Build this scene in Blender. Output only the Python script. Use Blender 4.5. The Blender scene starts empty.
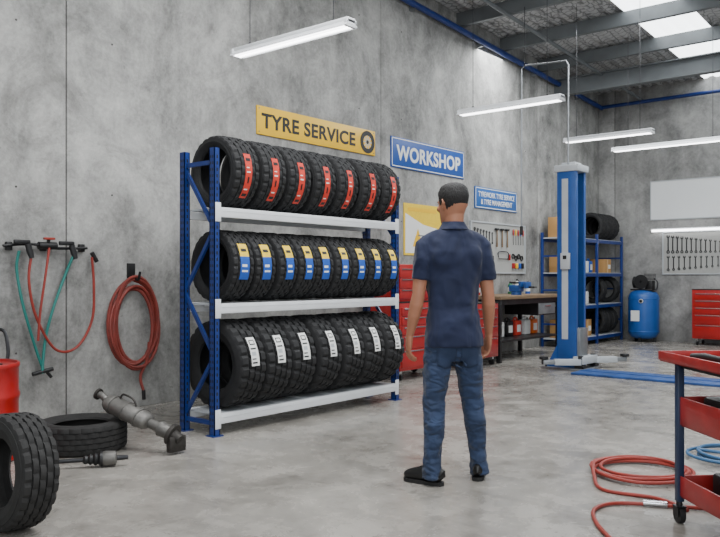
import bpy, bmesh, math, random
from mathutils import Vector, Matrix, Euler
random.seed(7)
scene=bpy.context.scene
COL=scene.collection
R=math.radians
def S(r,g,b):
    def f(c):
        c/=255.0
        return c/12.92 if c<=.04045 else ((c+.055)/1.055)**2.4
    return (f(r),f(g),f(b),1)

# ------------------------------------------------------------ materials
def P(name,col,rough=.5,metal=0.0,bump=0.0,bs=40.0,var=0.0,vs=4.0,emit=None,es=0.0,coat=0.0,stretch=(1,1,1),sheen=0,bd=.02):
    m=bpy.data.materials.new(name); m.use_nodes=True
    nt=m.node_tree; N=nt.nodes; L=nt.links
    b=N['Principled BSDF']
    b.inputs['Base Color'].default_value=col
    b.inputs['Roughness'].default_value=rough
    b.inputs['Metallic'].default_value=metal
    b.inputs['Coat Weight'].default_value=coat
    if sheen: b.inputs['Sheen Weight'].default_value=sheen
    if emit:
        b.inputs['Emission Color'].default_value=emit
        b.inputs['Emission Strength'].default_value=es
    tc=N.new('ShaderNodeTexCoord'); mp=N.new('ShaderNodeMapping')
    mp.inputs['Scale'].default_value=stretch
    L.new(tc.outputs['Object'],mp.inputs['Vector'])
    if var>0:
        n=N.new('ShaderNodeTexNoise'); n.inputs['Scale'].default_value=vs; n.inputs['Detail'].default_value=6
        L.new(mp.outputs[0],n.inputs['Vector'])
        cr=N.new('ShaderNodeValToRGB')
        cr.color_ramp.elements[0].position=.3; cr.color_ramp.elements[1].position=.7
        cr.color_ramp.elements[0].color=(col[0]*(1-var),col[1]*(1-var),col[2]*(1-var),1)
        cr.color_ramp.elements[1].color=(min(1,col[0]*(1+var)),min(1,col[1]*(1+var)),min(1,col[2]*(1+var)),1)
        L.new(n.outputs['Fac'],cr.inputs['Fac']); L.new(cr.outputs['Color'],b.inputs['Base Color'])
    if bump>0:
        n2=N.new('ShaderNodeTexNoise'); n2.inputs['Scale'].default_value=bs; n2.inputs['Detail'].default_value=4
        L.new(mp.outputs[0],n2.inputs['Vector'])
        bp=N.new('ShaderNodeBump'); bp.inputs['Strength'].default_value=bump; bp.inputs['Distance'].default_value=bd
        L.new(n2.outputs['Fac'],bp.inputs['Height']); L.new(bp.outputs[0],b.inputs['Normal'])
    return m

def concrete(name,dark,light,streak=(1.4,1.4,.25),rough=(.75,.95),stain=0.0,bumps=.25,p0=.42,p1=.66,scuff=False):
    m=bpy.data.materials.new(name); m.use_nodes=True
    nt=m.node_tree; N=nt.nodes; L=nt.links; b=N['Principled BSDF']
    tc=N.new('ShaderNodeTexCoord')
    def noise(scale,detail,mapscale=(1,1,1),rgh=.6,dist=0,off=0):
        mp=N.new('ShaderNodeMapping'); mp.inputs['Scale'].default_value=mapscale; mp.inputs['Location'].default_value=(off,off*1.7,off*.6)
        L.new(tc.outputs['Object'],mp.inputs['Vector'])
        n=N.new('ShaderNodeTexNoise'); n.inputs['Scale'].default_value=scale; n.inputs['Detail'].default_value=detail
        n.inputs['Roughness'].default_value=rgh; n.inputs['Distortion'].default_value=dist
        L.new(mp.outputs[0],n.inputs['Vector']); return n.outputs['Fac']
    def math_(op,a,c):
        n=N.new('ShaderNodeMath'); n.operation=op
        for i,x in enumerate((a,c)):
            if isinstance(x,(int,float)): n.inputs[i].default_value=x
            else: L.new(x,n.inputs[i])
        return n.outputs[0]
    a=noise(.8,10,(1,1,.8),.7,.6); c=noise(2.0,6,streak,.6,.4); d=noise(26,6,(1,1,1),.7); e_=noise(3.4,8,(1,1,.9),.7,.4,5)
    s=math_('ADD',math_('MULTIPLY',a,.48),math_('ADD',math_('MULTIPLY',c,.18),math_('ADD',math_('MULTIPLY',d,.14),math_('MULTIPLY',e_,.28))))
    cr=N.new('ShaderNodeValToRGB'); e=cr.color_ramp.elements
    e[0].position=p0; e[0].color=dark; e[1].position=p1; e[1].color=light
    L.new(s,cr.inputs['Fac']); out=cr.outputs['Color']
    def darken(out,fac_src,lo,hi,amt,col):
        r2=N.new('ShaderNodeValToRGB'); r2.color_ramp.elements[0].position=lo; r2.color_ramp.elements[1].position=hi
        r2.color_ramp.elements[0].color=(0,0,0,1); r2.color_ramp.elements[1].color=(amt,amt,amt,1)
        L.new(fac_src,r2.inputs['Fac'])
        mx=N.new('ShaderNodeMix'); mx.data_type='RGBA'
        L.new(r2.outputs['Color'],mx.inputs[0]); L.new(out,mx.inputs[6]); mx.inputs[7].default_value=col
        return mx.outputs[2]
    if stain>0:
        out=darken(out,noise(1.0,10,(1,1,1),.74,1.4,3),.53,.70,stain,(dark[0]*.5,dark[1]*.47,dark[2]*.43,1))
        out=darken(out,noise(7,6,(1,1,1),.7,2.0,9),.62,.70,stain*.8,(dark[0]*.45,dark[1]*.43,dark[2]*.4,1))
    if scuff:
        out=darken(out,noise(1.6,6,(.5,3.2,1),.7,.8,7),.56,.72,.5,(dark[0]*.5,dark[1]*.48,dark[2]*.45,1))
        out=darken(out,noise(2.6,8,(1,1,1),.75,.5,13),.56,.74,.35,(min(1,light[0]*1.25),min(1,light[1]*1.25),min(1,light[2]*1.25),1))
    L.new(out,b.inputs['Base Color'])
    mr=N.new('ShaderNodeMapRange'); mr.inputs['From Min'].default_value=.3; mr.inputs['From Max'].default_value=.7
    mr.inputs['To Min'].default_value=rough[0]; mr.inputs['To Max'].default_value=rough[1]
    L.new(e_,mr.inputs['Value']); L.new(mr.outputs[0],b.inputs['Roughness'])
    bp=N.new('ShaderNodeBump'); bp.inputs['Strength'].default_value=bumps; bp.inputs['Distance'].default_value=.01
    L.new(d,bp.inputs['Height']); L.new(bp.outputs[0],b.inputs['Normal'])
    return m

M_wall=concrete('concrete_wall',S(88,88,86),S(188,187,183),stain=.42)
M_wall2=concrete('concrete_back_wall',S(94,94,93),S(176,175,172),stain=.32)
M_floor=concrete('concrete_floor',S(106,102,96),S(168,163,155),streak=(1,1,1),rough=(.13,.38),stain=.6,bumps=.07,scuff=True)
M_joint=P('joint_sealant',S(66,65,63),.9)
M_black=P('black_plastic',S(20,20,21),.5)
M_rubber=P('tyre_rubber',S(25,25,26),.74,bump=.12,bs=120,var=.25,vs=20)
M_rubber_old=P('tyre_rubber_used',S(33,32,31),.8,bump=.1,bs=90,var=.3,vs=12)
M_blue=P('blue_steel',S(22,48,112),.4,bump=.03,var=.15,vs=9)
M_cartblue=P('cart_post_steel',S(34,48,74),.4,var=.1,vs=9)
M_liftblue=P('lift_blue',S(30,76,142),.38,var=.1,vs=6)
M_padblue=P('floor_track_blue',S(36,74,134),.5,var=.25,vs=6)
M_white=P('white_enamel',S(216,218,220),.4,var=.04,vs=8)
M_grey=P('grey_steel',S(135,138,141),.4,.6,var=.15,vs=8)
M_lgrey=P('light_grey_paint',S(176,180,183),.45,var=.06,vs=6)
M_dsteel=P('dark_steel',S(58,58,60),.4,.8,var=.2,vs=14)
M_chrome=P('chrome',S(200,202,205),.2,1.0)
M_red=P('red_paint',S(164,26,25),.35,var=.12,vs=6,coat=.3)
M_cartred=P('worn_red_paint',S(146,30,28),.4,var=.25,vs=9,coat=.2)
M_redl=P('red_label',S(198,54,38),.55,var=.12,vs=40)
M_redhose=P('red_hose',S(138,44,34),.45,var=.15,vs=9)
M_redbrown=P('brown_red_hose',S(124,50,42),.5,var=.2,vs=9)
M_teal=P('teal_hose',S(30,112,104),.45)
M_bluehose=P('blue_hose',S(50,94,134),.45)
M_yellow=P('yellow_sign',S(234,186,32),.45,var=.04)
M_yl=P('yellow_label',S(232,196,46),.55,var=.06,vs=30)
M_bl=P('blue_label',S(26,80,170),.55,var=.08,vs=30)
M_wl=P('white_label',S(226,226,222),.5)
M_signblue=P('blue_sign',S(26,74,150),.45,var=.04)
M_smallblue=P('small_sign_blue',S(40,92,158),.45)
M_board=P('whiteboard',S(226,228,228),.35,var=.03,vs=2)
M_peg=P('pegboard',S(160,160,156),.7)
M_purlin=P('purlin_steel',S(104,108,110),.5,.3,var=.15,vs=3)
M_emit=P('tube_diffuser',S(250,252,255),.5,emit=(.99,.99,1,1),es=8.0)
M_card=P('cardboard',S(176,134,82),.85,var=.1)
M_tape=P('packing_tape',S(196,160,110),.4)
M_wood=P('bench_wood',S(120,98,74),.65,var=.2,vs=5,stretch=(1,8,8))
M_orange=P('orange_plastic',S(214,100,28),.5)
M_green=P('green_plastic',S(40,106,70),.5)
M_exh=P('exhaust_steel',S(108,106,102),.5,.55,bump=.15,bs=30,var=.35,vs=9)
M_dirt=P('greasy_iron',S(56,53,50),.6,.5,bump=.2,bs=40,var=.4,vs=18)
M_barrel=P('barrel_blue',S(28,82,154),.4,var=.12,vs=5)

def roofmat():
    m=bpy.data.materials.new('roof_foil'); m.use_nodes=True
    nt=m.node_tree;N=nt.nodes;L=nt.links;b=N['Principled BSDF']
    b.inputs['Metallic'].default_value=.3; b.inputs['Roughness'].default_value=.5
    tc=N.new('ShaderNodeTexCoord'); v=N.new('ShaderNodeTexVoronoi'); v.feature='DISTANCE_TO_EDGE'; v.inputs['Scale'].default_value=9
    v.inputs['Randomness'].default_value=.35
    L.new(tc.outputs['Object'],v.inputs['Vector'])
    cr=N.new('ShaderNodeValToRGB'); cr.color_ramp.elements[0].position=0; cr.color_ramp.elements[1].position=.12
    cr.color_ramp.elements[0].color=S(116,118,120); cr.color_ramp.elements[1].color=S(204,207,209)
    L.new(v.outputs['Distance'],cr.inputs['Fac'])
    n=N.new('ShaderNodeTexNoise'); n.inputs['Scale'].default_value=14; L.new(tc.outputs['Object'],n.inputs['Vector'])
    mx=N.new('ShaderNodeMix'); mx.data_type='RGBA'; mx.blend_type='MULTIPLY'; mx.inputs[0].default_value=.45
    L.new(cr.outputs['Color'],mx.inputs[6]); L.new(n.outputs['Color'],mx.inputs[7])
    bw=N.new('ShaderNodeRGBToBW'); L.new(mx.outputs[2],bw.inputs[0]); L.new(bw.outputs[0],b.inputs['Base Color'])
    return m
M_roof=roofmat()
M_sky=P('polycarbonate_skylight',S(240,244,248),.4,emit=(.92,.97,1,1),es=5.0)

# ------------------------------------------------------------ mesh builder
def rot4(r):
    if r is None: return Matrix.Identity(4)
    if isinstance(r,Matrix): return r.to_4x4()
    return Euler(r).to_matrix().to_4x4()
def spline(pts,k=6,closed=False):
    pts=[Vector(p) for p in pts]; out=[]; n=len(pts)
    rng=range(n if closed else n-1)
    for i in rng:
        if closed: a,b,c,d=pts[(i-1)%n],pts[i],pts[(i+1)%n],pts[(i+2)%n]
        else: a,b,c,d=pts[max(i-1,0)],pts[i],pts[i+1],pts[min(i+2,n-1)]
        for j in range(k):
            t=j/k
            out.append(.5*((2*b)+(c-a)*t+(2*a-5*b+4*c-d)*t*t+(3*b-a-3*c+d)*t**3))
    if not closed: out.append(pts[-1])
    return out
class MB:
    def __init__(s): s.v=[];s.f=[];s.m=[]
    def add(s,vs,fs,mi=0,M=None):
        o=len(s.v)
        for p in vs:
            p=Vector(p); s.v.append(M@p if M is not None else p)
        for f in fs: s.f.append([i+o for i in f]); s.m.append(mi)
    def box(s,c,d,mi=0,rot=None,bev=0.0):
        bm=bmesh.new(); bmesh.ops.create_cube(bm,size=1)
        for v in bm.verts: v.co=Vector((v.co.x*d[0],v.co.y*d[1],v.co.z*d[2]))
        if bev>0: bmesh.ops.bevel(bm,geom=bm.edges[:],offset=bev,segments=2,affect='EDGES',profile=.5)
        bm.verts.index_update()
        M=Matrix.Translation(Vector(c))@rot4(rot)
        s.add([v.co.copy() for v in bm.verts],[[v.index for v in f.verts] for f in bm.faces],mi,M); bm.free()
    def loft(s,pts,rads,mi=0,side=(1,0,0),n=20,ex=2.0,M=None,caps=True):
        pts=[Vector(p) for p in pts]; K=len(pts); side=Vector(side); vs=[]; fs=[]
        for i,p in enumerate(pts):
            t=(pts[min(i+1,K-1)]-pts[max(i-1,0)]).normalized()
            sd=side-t*side.dot(t)
            if sd.length<1e-4: sd=Vector((0,1,0))-t*t.y
            if sd.length<1e-4: sd=Vector((0,0,1))
            sd.normalize(); fr=t.cross(sd)
            r=rads[i]; rx,ry=(r,r) if isinstance(r,(int,float)) else r
            for j in range(n):
                a=2*math.pi*j/n; c,q=math.cos(a),math.sin(a)
                cx=math.copysign(abs(c)**(2/ex),c); cy=math.copysign(abs(q)**(2/ex),q)
                vs.append(p+sd*rx*cx+fr*ry*cy)
        for i in range(K-1):
            for j in range(n):
                j2=(j+1)%n; fs.append([i*n+j,i*n+j2,(i+1)*n+j2,(i+1)*n+j])
        if caps:
            fs.append(list(range(n))[::-1]); fs.append([(K-1)*n+j for j in range(n)])
        s.add(vs,fs,mi,M)
    def cyl(s,a,b,r,r2=None,mi=0,n=20,M=None):
        a=Vector(a);b=Vector(b); d=(b-a).normalized()
        side=(1,0,0) if abs(d.x)<.8 else (0,1,0)
        s.loft([a,b],[r,r if r2 is None else r2],mi,side,n,M=M)
    def tube(s,pts,r,mi=0,n=8,closed=False,M=None):
        pts=[Vector(p) for p in pts]; K=len(pts); vs=[];fs=[]
        nrm=None
        for i,p in enumerate(pts):
            if closed: t=(pts[(i+1)%K]-pts[i-1]).normalized()
            else: t=(pts[min(i+1,K-1)]-pts[max(i-1,0)]).normalized()
            if nrm is None:
                nrm=Vector((0,0,1)) if abs(t.z)<.9 else Vector((1,0,0))
            nrm=(nrm-t*nrm.dot(t)).normalized(); bn=t.cross(nrm)
            for j in range(n):
                a=2*math.pi*j/n; vs.append(p+nrm*r*math.cos(a)+bn*r*math.sin(a))
        for i in range(K if closed else K-1):
            i2=(i+1)%K
            for j in range(n):
                j2=(j+1)%n; fs.append([i*n+j,i*n+j2,i2*n+j2,i2*n+j])
        if not closed: fs.append(list(range(n))[::-1]); fs.append([(K-1)*n+j for j in range(n)])
        s.add(vs,fs,mi,M)
    def lathe(s,prof,mi=0,M=None,n=40,closed=False):
        vs=[];fs=[];K=len(prof)
        for r,z in prof:
            for j in range(n):
                a=2*math.pi*j/n; vs.append((r*math.cos(a),r*math.sin(a),z))
        for i in range(K if closed else K-1):
            i2=(i+1)%K
            for j in range(n):
                j2=(j+1)%n; fs.append([i*n+j,i*n+j2,i2*n+j2,i2*n+j])
        s.add(vs,fs,mi,M)
    def ball(s,c,r,mi=0,n=16,M=None):
        if isinstance(r,(int,float)): r=(r,r,r)
        vs=[];fs=[];k=n//2
        for i in range(k+1):
            ph=math.pi*i/k
            for j in range(n):
                a=2*math.pi*j/n
                rr=max(math.sin(ph),.002)
                vs.append(Vector(c)+Vector((r[0]*rr*math.cos(a),r[1]*rr*math.sin(a),r[2]*math.cos(ph))))
        for i in range(k):
            for j in range(n):
                j2=(j+1)%n; fs.append([i*n+j,(i+1)*n+j,(i+1)*n+j2,i*n+j2])
        s.add(vs,fs,mi,M)
    def done(s,name,mats,loc=(0,0,0),rz=0,rot=None,angle=38,parent=None,recalc=True):
        me=bpy.data.meshes.new(name)
        me.from_pydata([tuple(v) for v in s.v],[],s.f)
        for m in mats: me.materials.append(m)
        me.polygons.foreach_set('material_index',s.m)
        if recalc:
            bm=bmesh.new(); bm.from_mesh(me); bmesh.ops.recalc_face_normals(bm,faces=bm.faces[:]); bm.to_mesh(me); bm.free()
        me.polygons.foreach_set('use_smooth',[True]*len(me.polygons))
        me.update()
        try: me.set_sharp_from_angle(angle=R(angle))
        except Exception: pass
        ob=bpy.data.objects.new(name,me); COL.objects.link(ob)
        ob.location=loc; ob.rotation_euler=rot if rot else (0,0,rz)
        if parent: ob.parent=parent
        return ob
def inst(ob,name,loc,rot=(0,0,0)):
    o=bpy.data.objects.new(name,ob.data); COL.objects.link(o); o.location=loc; o.rotation_euler=rot; return o

def text(body,parent,width,height,loc,mat,off=.0,name='lettering',spacing=1.0):
    cu=bpy.data.curves.new(name,'FONT'); cu.body=body; cu.align_x='CENTER'; cu.align_y='CENTER'
    cu.extrude=.0015; cu.offset=off; cu.size=1; cu.space_character=spacing
    cu.materials.append(mat)
    ob=bpy.data.objects.new(name,cu); COL.objects.link(ob)
    bpy.context.view_layer.update()
    d=ob.dimensions
    ob.scale=(width/d.x,height/d.y,1); ob.rotation_euler=(R(90),0,0)
    bb=[Vector(c) for c in ob.bound_box]; cy=(min(c.y for c in bb)+max(c.y for c in bb))/2; cx=(min(c.x for c in bb)+max(c.x for c in bb))/2
    ob.location=(loc[0]-cx*ob.scale[0],loc[1],loc[2]-cy*ob.scale[1])
    ob.parent=parent
    return ob

# ------------------------------------------------------------ room
YB=15.29
def roofz(y): return 4.93+.056*(YB-y)
b=MB(); b.box((4.6,5.6,-.1),(9.6,19.8,.2),0); b.done('floor',[M_floor])
b=MB()
edges=[-4.2,-.85,3.65,8.15,12.65,YB+.2]
for i in range(len(edges)-1):
    y0,y1=edges[i]+.006,edges[i+1]-.006
    b.box((-.1,(y0+y1)/2,2.98),(.2,y1-y0,5.96),0,bev=.005)
    b.box((-.105,edges[i],2.98),(.18,.03,5.96),1)
    for yy in (y0+.45,y1-.45):
        for zz in (.6,2.0,3.4,4.6):
            b.cyl((-.01,yy,zz),(.002,yy,zz),.009,mi=1,n=12)
b.done('wall_left',[M_wall,M_joint])
b=MB()
xe=[0,.35,2.75,6.3,9.4]
for i in range(len(xe)-1):
    x0,x1=xe[i]+.006,xe[i+1]-.006
    b.box(((x0+x1)/2,YB+.1,2.5),(x1-x0,.2,5.0),0,bev=.005)
    b.box((xe[i+1],YB+.11,2.5),(.03,.17,5.0),1)
b.done('wall_back',[M_wall2,M_joint])
def sheet(b,x0,x1,mi,y0=-4.2,y1=YB+.2,up=0):
    n=int((x1-x0)/.1)*2; vs=[];fs=[]
    xs=[x0+(x1-x0)*i/n for i in range(n+1)]
    for i,x in enumerate(xs):
        dz=.03 if (i//2)%2 else 0
        vs+= [(x,y0,roofz(y0)+dz+up),(x,y1,roofz(y1)+dz+up)]
    for i in range(n): fs.append([2*i,2*i+1,2*i+3,2*i+2])
    b.add(vs,fs,mi)
b=MB(); sheet(b,0,2.05,0); sheet(b,2.9,5.6,0); sheet(b,6.45,9.4,0); b.done('ceiling',[M_roof],recalc=False)
b=MB(); sheet(b,2.05,2.9,0); b.done('skylight',[M_sky],recalc=False)
b=MB(); sheet(b,5.6,6.45,0); b.done('added_light_strip',[M_sky],recalc=False)  # unseen glowing strip, added to bring more light in from the roof
b=MB()
y=-3.2
while y<YB-.1:
    z=roofz(y)-.11
    b.box((4.7,y,z),(9.4,.012,.2),0)
    b.box((4.7,y+.035,z+.095),(9.4,.07,.012),0); b.box((4.7,y+.035,z-.095),(9.4,.07,.012),0)
    y+=1.32
for y in (3.6,13.3):
    z=roofz(y)-.36
    b.box((4.7,y,z),(9.4,.016,.28),0); b.box((4.7,y,z+.14),(9.4,.16,.02),0); b.box((4.7,y,z-.14),(9.4,.16,.02),0)
for x in (.9,3.7,7.2):
    ob0=Vector((x,-3.5,roofz(-3.5)-.24)); ob1=Vector((x,YB-.02,roofz(YB)-.24))
    b.cyl(ob0,ob1,.03,mi=0,n=10)
b.done('roof_purlins',[M_purlin])
b=MB()
b.cyl((.1,-3.5,roofz(-3.5)-.29),(.1,YB-.05,roofz(YB)-.29),.045,mi=0,n=14)
b.cyl((.1,YB-.1,roofz(YB)-.29),(9,YB-.1,roofz(YB)-.29),.035,mi=0,n=14)
for y in [-2+1.8*i for i in range(10)]:
    b.box((.05,y,roofz(y)-.29),(.1,.04,.14),1)
b.done('ceiling_pipe',[M_blue,M_grey])

# ------------------------------------------------------------ hanging fluorescent lights
def batten(x0,x1,y,z,w=.12):
    L=x1-x0; b=MB()
    b.box((0,0,.03),(L,w,.04),0,bev=.006)
    for s in(-1,1):
        b.box((0,s*(w/2+.006),.006),(L,.004,.045),0,rot=(s*R(28),0,0))
    for s in(-1,1):
        b.cyl((-L/2+.03,s*w*.25,-.002),(L/2-.03,s*w*.25,-.002),.016,mi=1,n=14)
    for s in(-1,1):
        b.box((s*(L/2-.012),0,.01),(.024,w+.02,.055),0,bev=.004)
    up=roofz(y)-z-.02
    for s in(-1,1):
        b.cyl((s*L*.36,0,.05),(s*L*.36,0,up),.0035,mi=2,n=6)
        b.cyl((s*L*.36,0,.05),(s*L*.36,0,.07),.012,mi=2,n=8)
    b.done('fluorescent_light',[M_white,M_emit,M_dsteel],loc=((x0+x1)/2,y,z))
batten(1.68,2.89,4.14,3.0,.085)
batten(1.54,2.81,7.66,3.11,.1)
batten(1.445,2.715,10.65,3.2)
batten(1.54,3.3,12.2,3.25)
b=MB(); b.box((0,0,0),(2.2,.06,.05),0,bev=.006); b.cyl((-1.07,-.035,-.02),(1.07,-.035,-.02),.02,mi=1,n=12)
b.done('wall_strip_light',[M_white,M_emit],loc=(2.18,YB-.03,2.14))

# ------------------------------------------------------------ signs
def sign(y0,y1,z0,z1,border=None):
    w=y1-y0;h=z1-z0;b=MB()
    b.box((0,0,0),(w,.02,h),0,bev=.003)
    if border:
        t=.012;o=.02
        for s in(-1,1):
            b.box((0,-.0105,s*(h/2-o)),(w-2*o,.002,t),1); b.box((s*(w/2-o),-.0105,0),(t,.002,h-2*o),1)
    for sx in(-1,1):
        for sz in(-1,1): b.cyl((sx*(w/2-.03),-.009,sz*(h/2-.03)),(sx*(w/2-.03),-.014,sz*(h/2-.03)),.008,mi=2,n=8)
    return b,w,h
b,w,h=sign(5.91,8.0,2.824,3.144)
# printed tyre pictogram: black tyre, light hub with spokes
MT=Matrix.Translation((w/2-.16,-.0105,0))@rot4((R(90),0,0))
b.lathe([(.085,0),(.085,.003),(.146,.003),(.146,0)],1,MT,n=36)
b.lathe([(.001,.0),(.001,.003),(.026,.003),(.026,0)],1,MT,n=20)
for i in range(10):
    a=2*math.pi*i/10
    b.box((w/2-.16+.056*math.cos(a),-.0115,.056*math.sin(a)),(.06,.002,.014),4,rot=(0,-a,0))
for i in range(24):
    a=2*math.pi*i/24
    b.box((w/2-.16+.138*math.cos(a),-.0140,.138*math.sin(a)),(.012,.001,.008),3,rot=(0,-a,0))
s1=b.done('tyre_service_sign',[M_yellow,M_black,M_grey,M_dsteel,M_lgrey],loc=(.0105,(5.91+8.0)/2,(2.824+3.144)/2),rz=R(90))
text('TYRE SERVICE',s1,1.62,.17,(-.17,-.0115,0),M_black,off=.028,spacing=1.06)
b,w,h=sign(8.35,10.18,2.726,3.141,True)
s2=b.done('workshop_sign',[M_signblue,M_wl,M_grey],loc=(.0105,(8.35+10.18)/2,(2.726+3.141)/2),rz=R(90))
text('WORKSHOP',s2,1.6,.21,(0,-.0115,0),M_wl,off=.03,spacing=1.06)
b,w,h=sign(10.5,11.85,2.315,2.656,True)
s3=b.done('tyre_management_sign',[M_smallblue,M_wl,M_grey],loc=(.0105,(10.5+11.85)/2,(2.315+2.656)/2),rz=R(90))
text('TYREWORK TYRE SERVICE\n& TYRE MANAGEMENT',s3,1.16,.2,(0,-.0115,0),M_wl,off=.01)
w=1.1;h=.72;b=MB(); b.box((0,0,0),(w,.01,h),0)
b.add([(-w/2+.03,-.0065,-h/2+.03),(w/2-.03,-.0065,-h/2+.03),(w/2-.03,-.0065,.0),(-.1,-.0065,.08),(-w/2+.03,-.0065,.22)],[[0,1,2,3,4]],1)
b.add([(-w/2+.2,-.0075,-h/2+.12),(-w/2+.45,-.0075,-h/2+.12),(-w/2+.33,-.0075,.02)],[[0,1,2]],2)
for i in range(4): b.box((-.05,-.0075,-.08-.06*i),(.34,.001,.018),3)
b.box((-.1,-.0065,.28),(.7,.001,.05),2)
b.done('safety_poster',[M_yl,M_wl,M_yellow,M_grey],loc=(.0055,9.2,1.9),rz=R(90),recalc=False)
b=MB(); b.box((0,0,0),(2.25,.02,.74),0)
for s in(-1,1):
    b.box((0,-.005,s*.37),(2.27,.03,.018),1); b.box((s*1.13,-.005,0),(.018,.03,.76),1)
b.done('whiteboard',[M_board,M_lgrey],loc=(2.2,YB-.010,2.707))

# ------------------------------------------------------------ tools
def spanner(b,x,z,L,mi,y=-.02):
    w=L*.055
    b.box((x,y,z),(w*1.1,.006,L*.8),mi)
    b.lathe([(w*.9,-.004),(w*1.7,-.004),(w*1.7,.004),(w*.9,.004)],mi,Matrix.Translation((x,y,z-L*.44))@rot4((R(90),0,0)),n=14,closed=True)
    for s in(-1,1): b.box((x+s*w*1.1,y,z+L*.45),(w*.8,.007,L*.12),mi,rot=(0,s*R(-12),0))
    b.box((x,y,z+L*.4),(w*2.6,.007,L*.05),mi)
def screwdriver(b,x,z,L,hm,mm,y=-.03):
    b.loft([(x,y,z+L*.5),(x,y,z+L*.45),(x,y,z+L*.2),(x,y,z+L*.1)],[.006,.014,.013,.008],hm,n=10)
    b.cyl((x,y,z+L*.1),(x,y,z-L*.5),.004,mi=mm,n=8)
def hammer(b,x,z,L,hm,mm,y=-.03):
    b.loft([(x,y,z-L*.5),(x,y,z),(x,y,z+L*.45)],[.014,.011,.009],hm,n=10)
    b.box((x,y,z+L*.46),(L*.34,.03,.032),mm,bev=.006); b.box((x-L*.2,y,z+L*.46),(L*.1,.02,.012),mm)
def pliers(b,x,z,L,hm,mm,y=-.025):
    for s in(-1,1):
        b.tube(spline([(x+s*.008,y,z+.02),(x+s*.028,y,z-L*.2),(x+s*.02,y,z-L*.5)],5),.007,hm,n=7)
        b.box((x+s*.007,y,z+L*.2),(.012,.012,L*.36),mm,rot=(0,s*R(6),0))
    b.cyl((x,y-.01,z+.02),(x,y+.01,z+.02),.016,mi=mm,n=12)
w=1.95;h=.8;b=MB(); b.box((0,0,0),(w,.016,h),0)
for s in(-1,1): b.box((0,-.007,s*h/2),(w+.03,.03,.02),2); b.box((s*w/2,-.007,0),(.02,.03,h),2)
for i in range(17): spanner(b,-w/2+.1+i*.085,.17-.006*i,.34-.012*i,1)
for i in range(14): spanner(b,-w/2+.1+i*.1,-.2+.004*i,.28-.01*i,1)
for i in range(4): screwdriver(b,w/2-.4+.09*i,.18,.26,3,1)
for i in range(3): pliers(b,w/2-.36+.12*i,-.2,.2,3,1)
b.done('spanner_board',[M_peg,M_dsteel,M_lgrey,M_red],loc=(2.28,YB-.008,1.69))
w=1.75;h=.8;b=MB(); b.box((0,0,0),(w,.016,h),0)
for s in(-1,1): b.box((0,-.007,s*h/2),(w+.03,.03,.02),4); b.box((s*w/2,-.007,0),(.02,.03,h),4)
for i in range(7): spanner(b,-w/2+.1+i*.09,.16,.3-.02*i,1)
for i in range(3): hammer(b,-.1+i*.17,.17,.3,5,1)
for i in range(5): screwdriver(b,.44+i*.085,.2,.26,(2,3,2,6,2)[i],1)
for i in range(5): pliers(b,-w/2+.13+i*.13,-.2,.2,(2,3,6,2,3)[i],1)
b.tube(spline([(-.05,-.03,-.15),(-.05,-.03,-.06),(.25,-.03,-.06),(.27,-.03,-.16)],5),.007,1,n=7); b.box((.11,-.03,-.17),(.34,.003,.014),1)
b.box((.31,-.03,-.14),(.03,.03,.1),2,bev=.006)
for i in range(4): b.lathe([(.03,-.008),(.045,-.008),(.045,.008),(.03,.008)],1,Matrix.Translation((.45+i*.1,-.02,-.12-.03*(i%2)))@rot4((R(90),0,0)),n=16,closed=True)
for i in range(4): b.box((.45+i*.1,-.03,-.28),(.06,.04,.09),(2,3,6,1)[i],bev=.005)
b.done('tool_board',[M_peg,M_dsteel,M_red,M_yellow,M_lgrey,M_wood,M_bl],loc=(.0085,11.25,1.7),rz=R(90))

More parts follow.
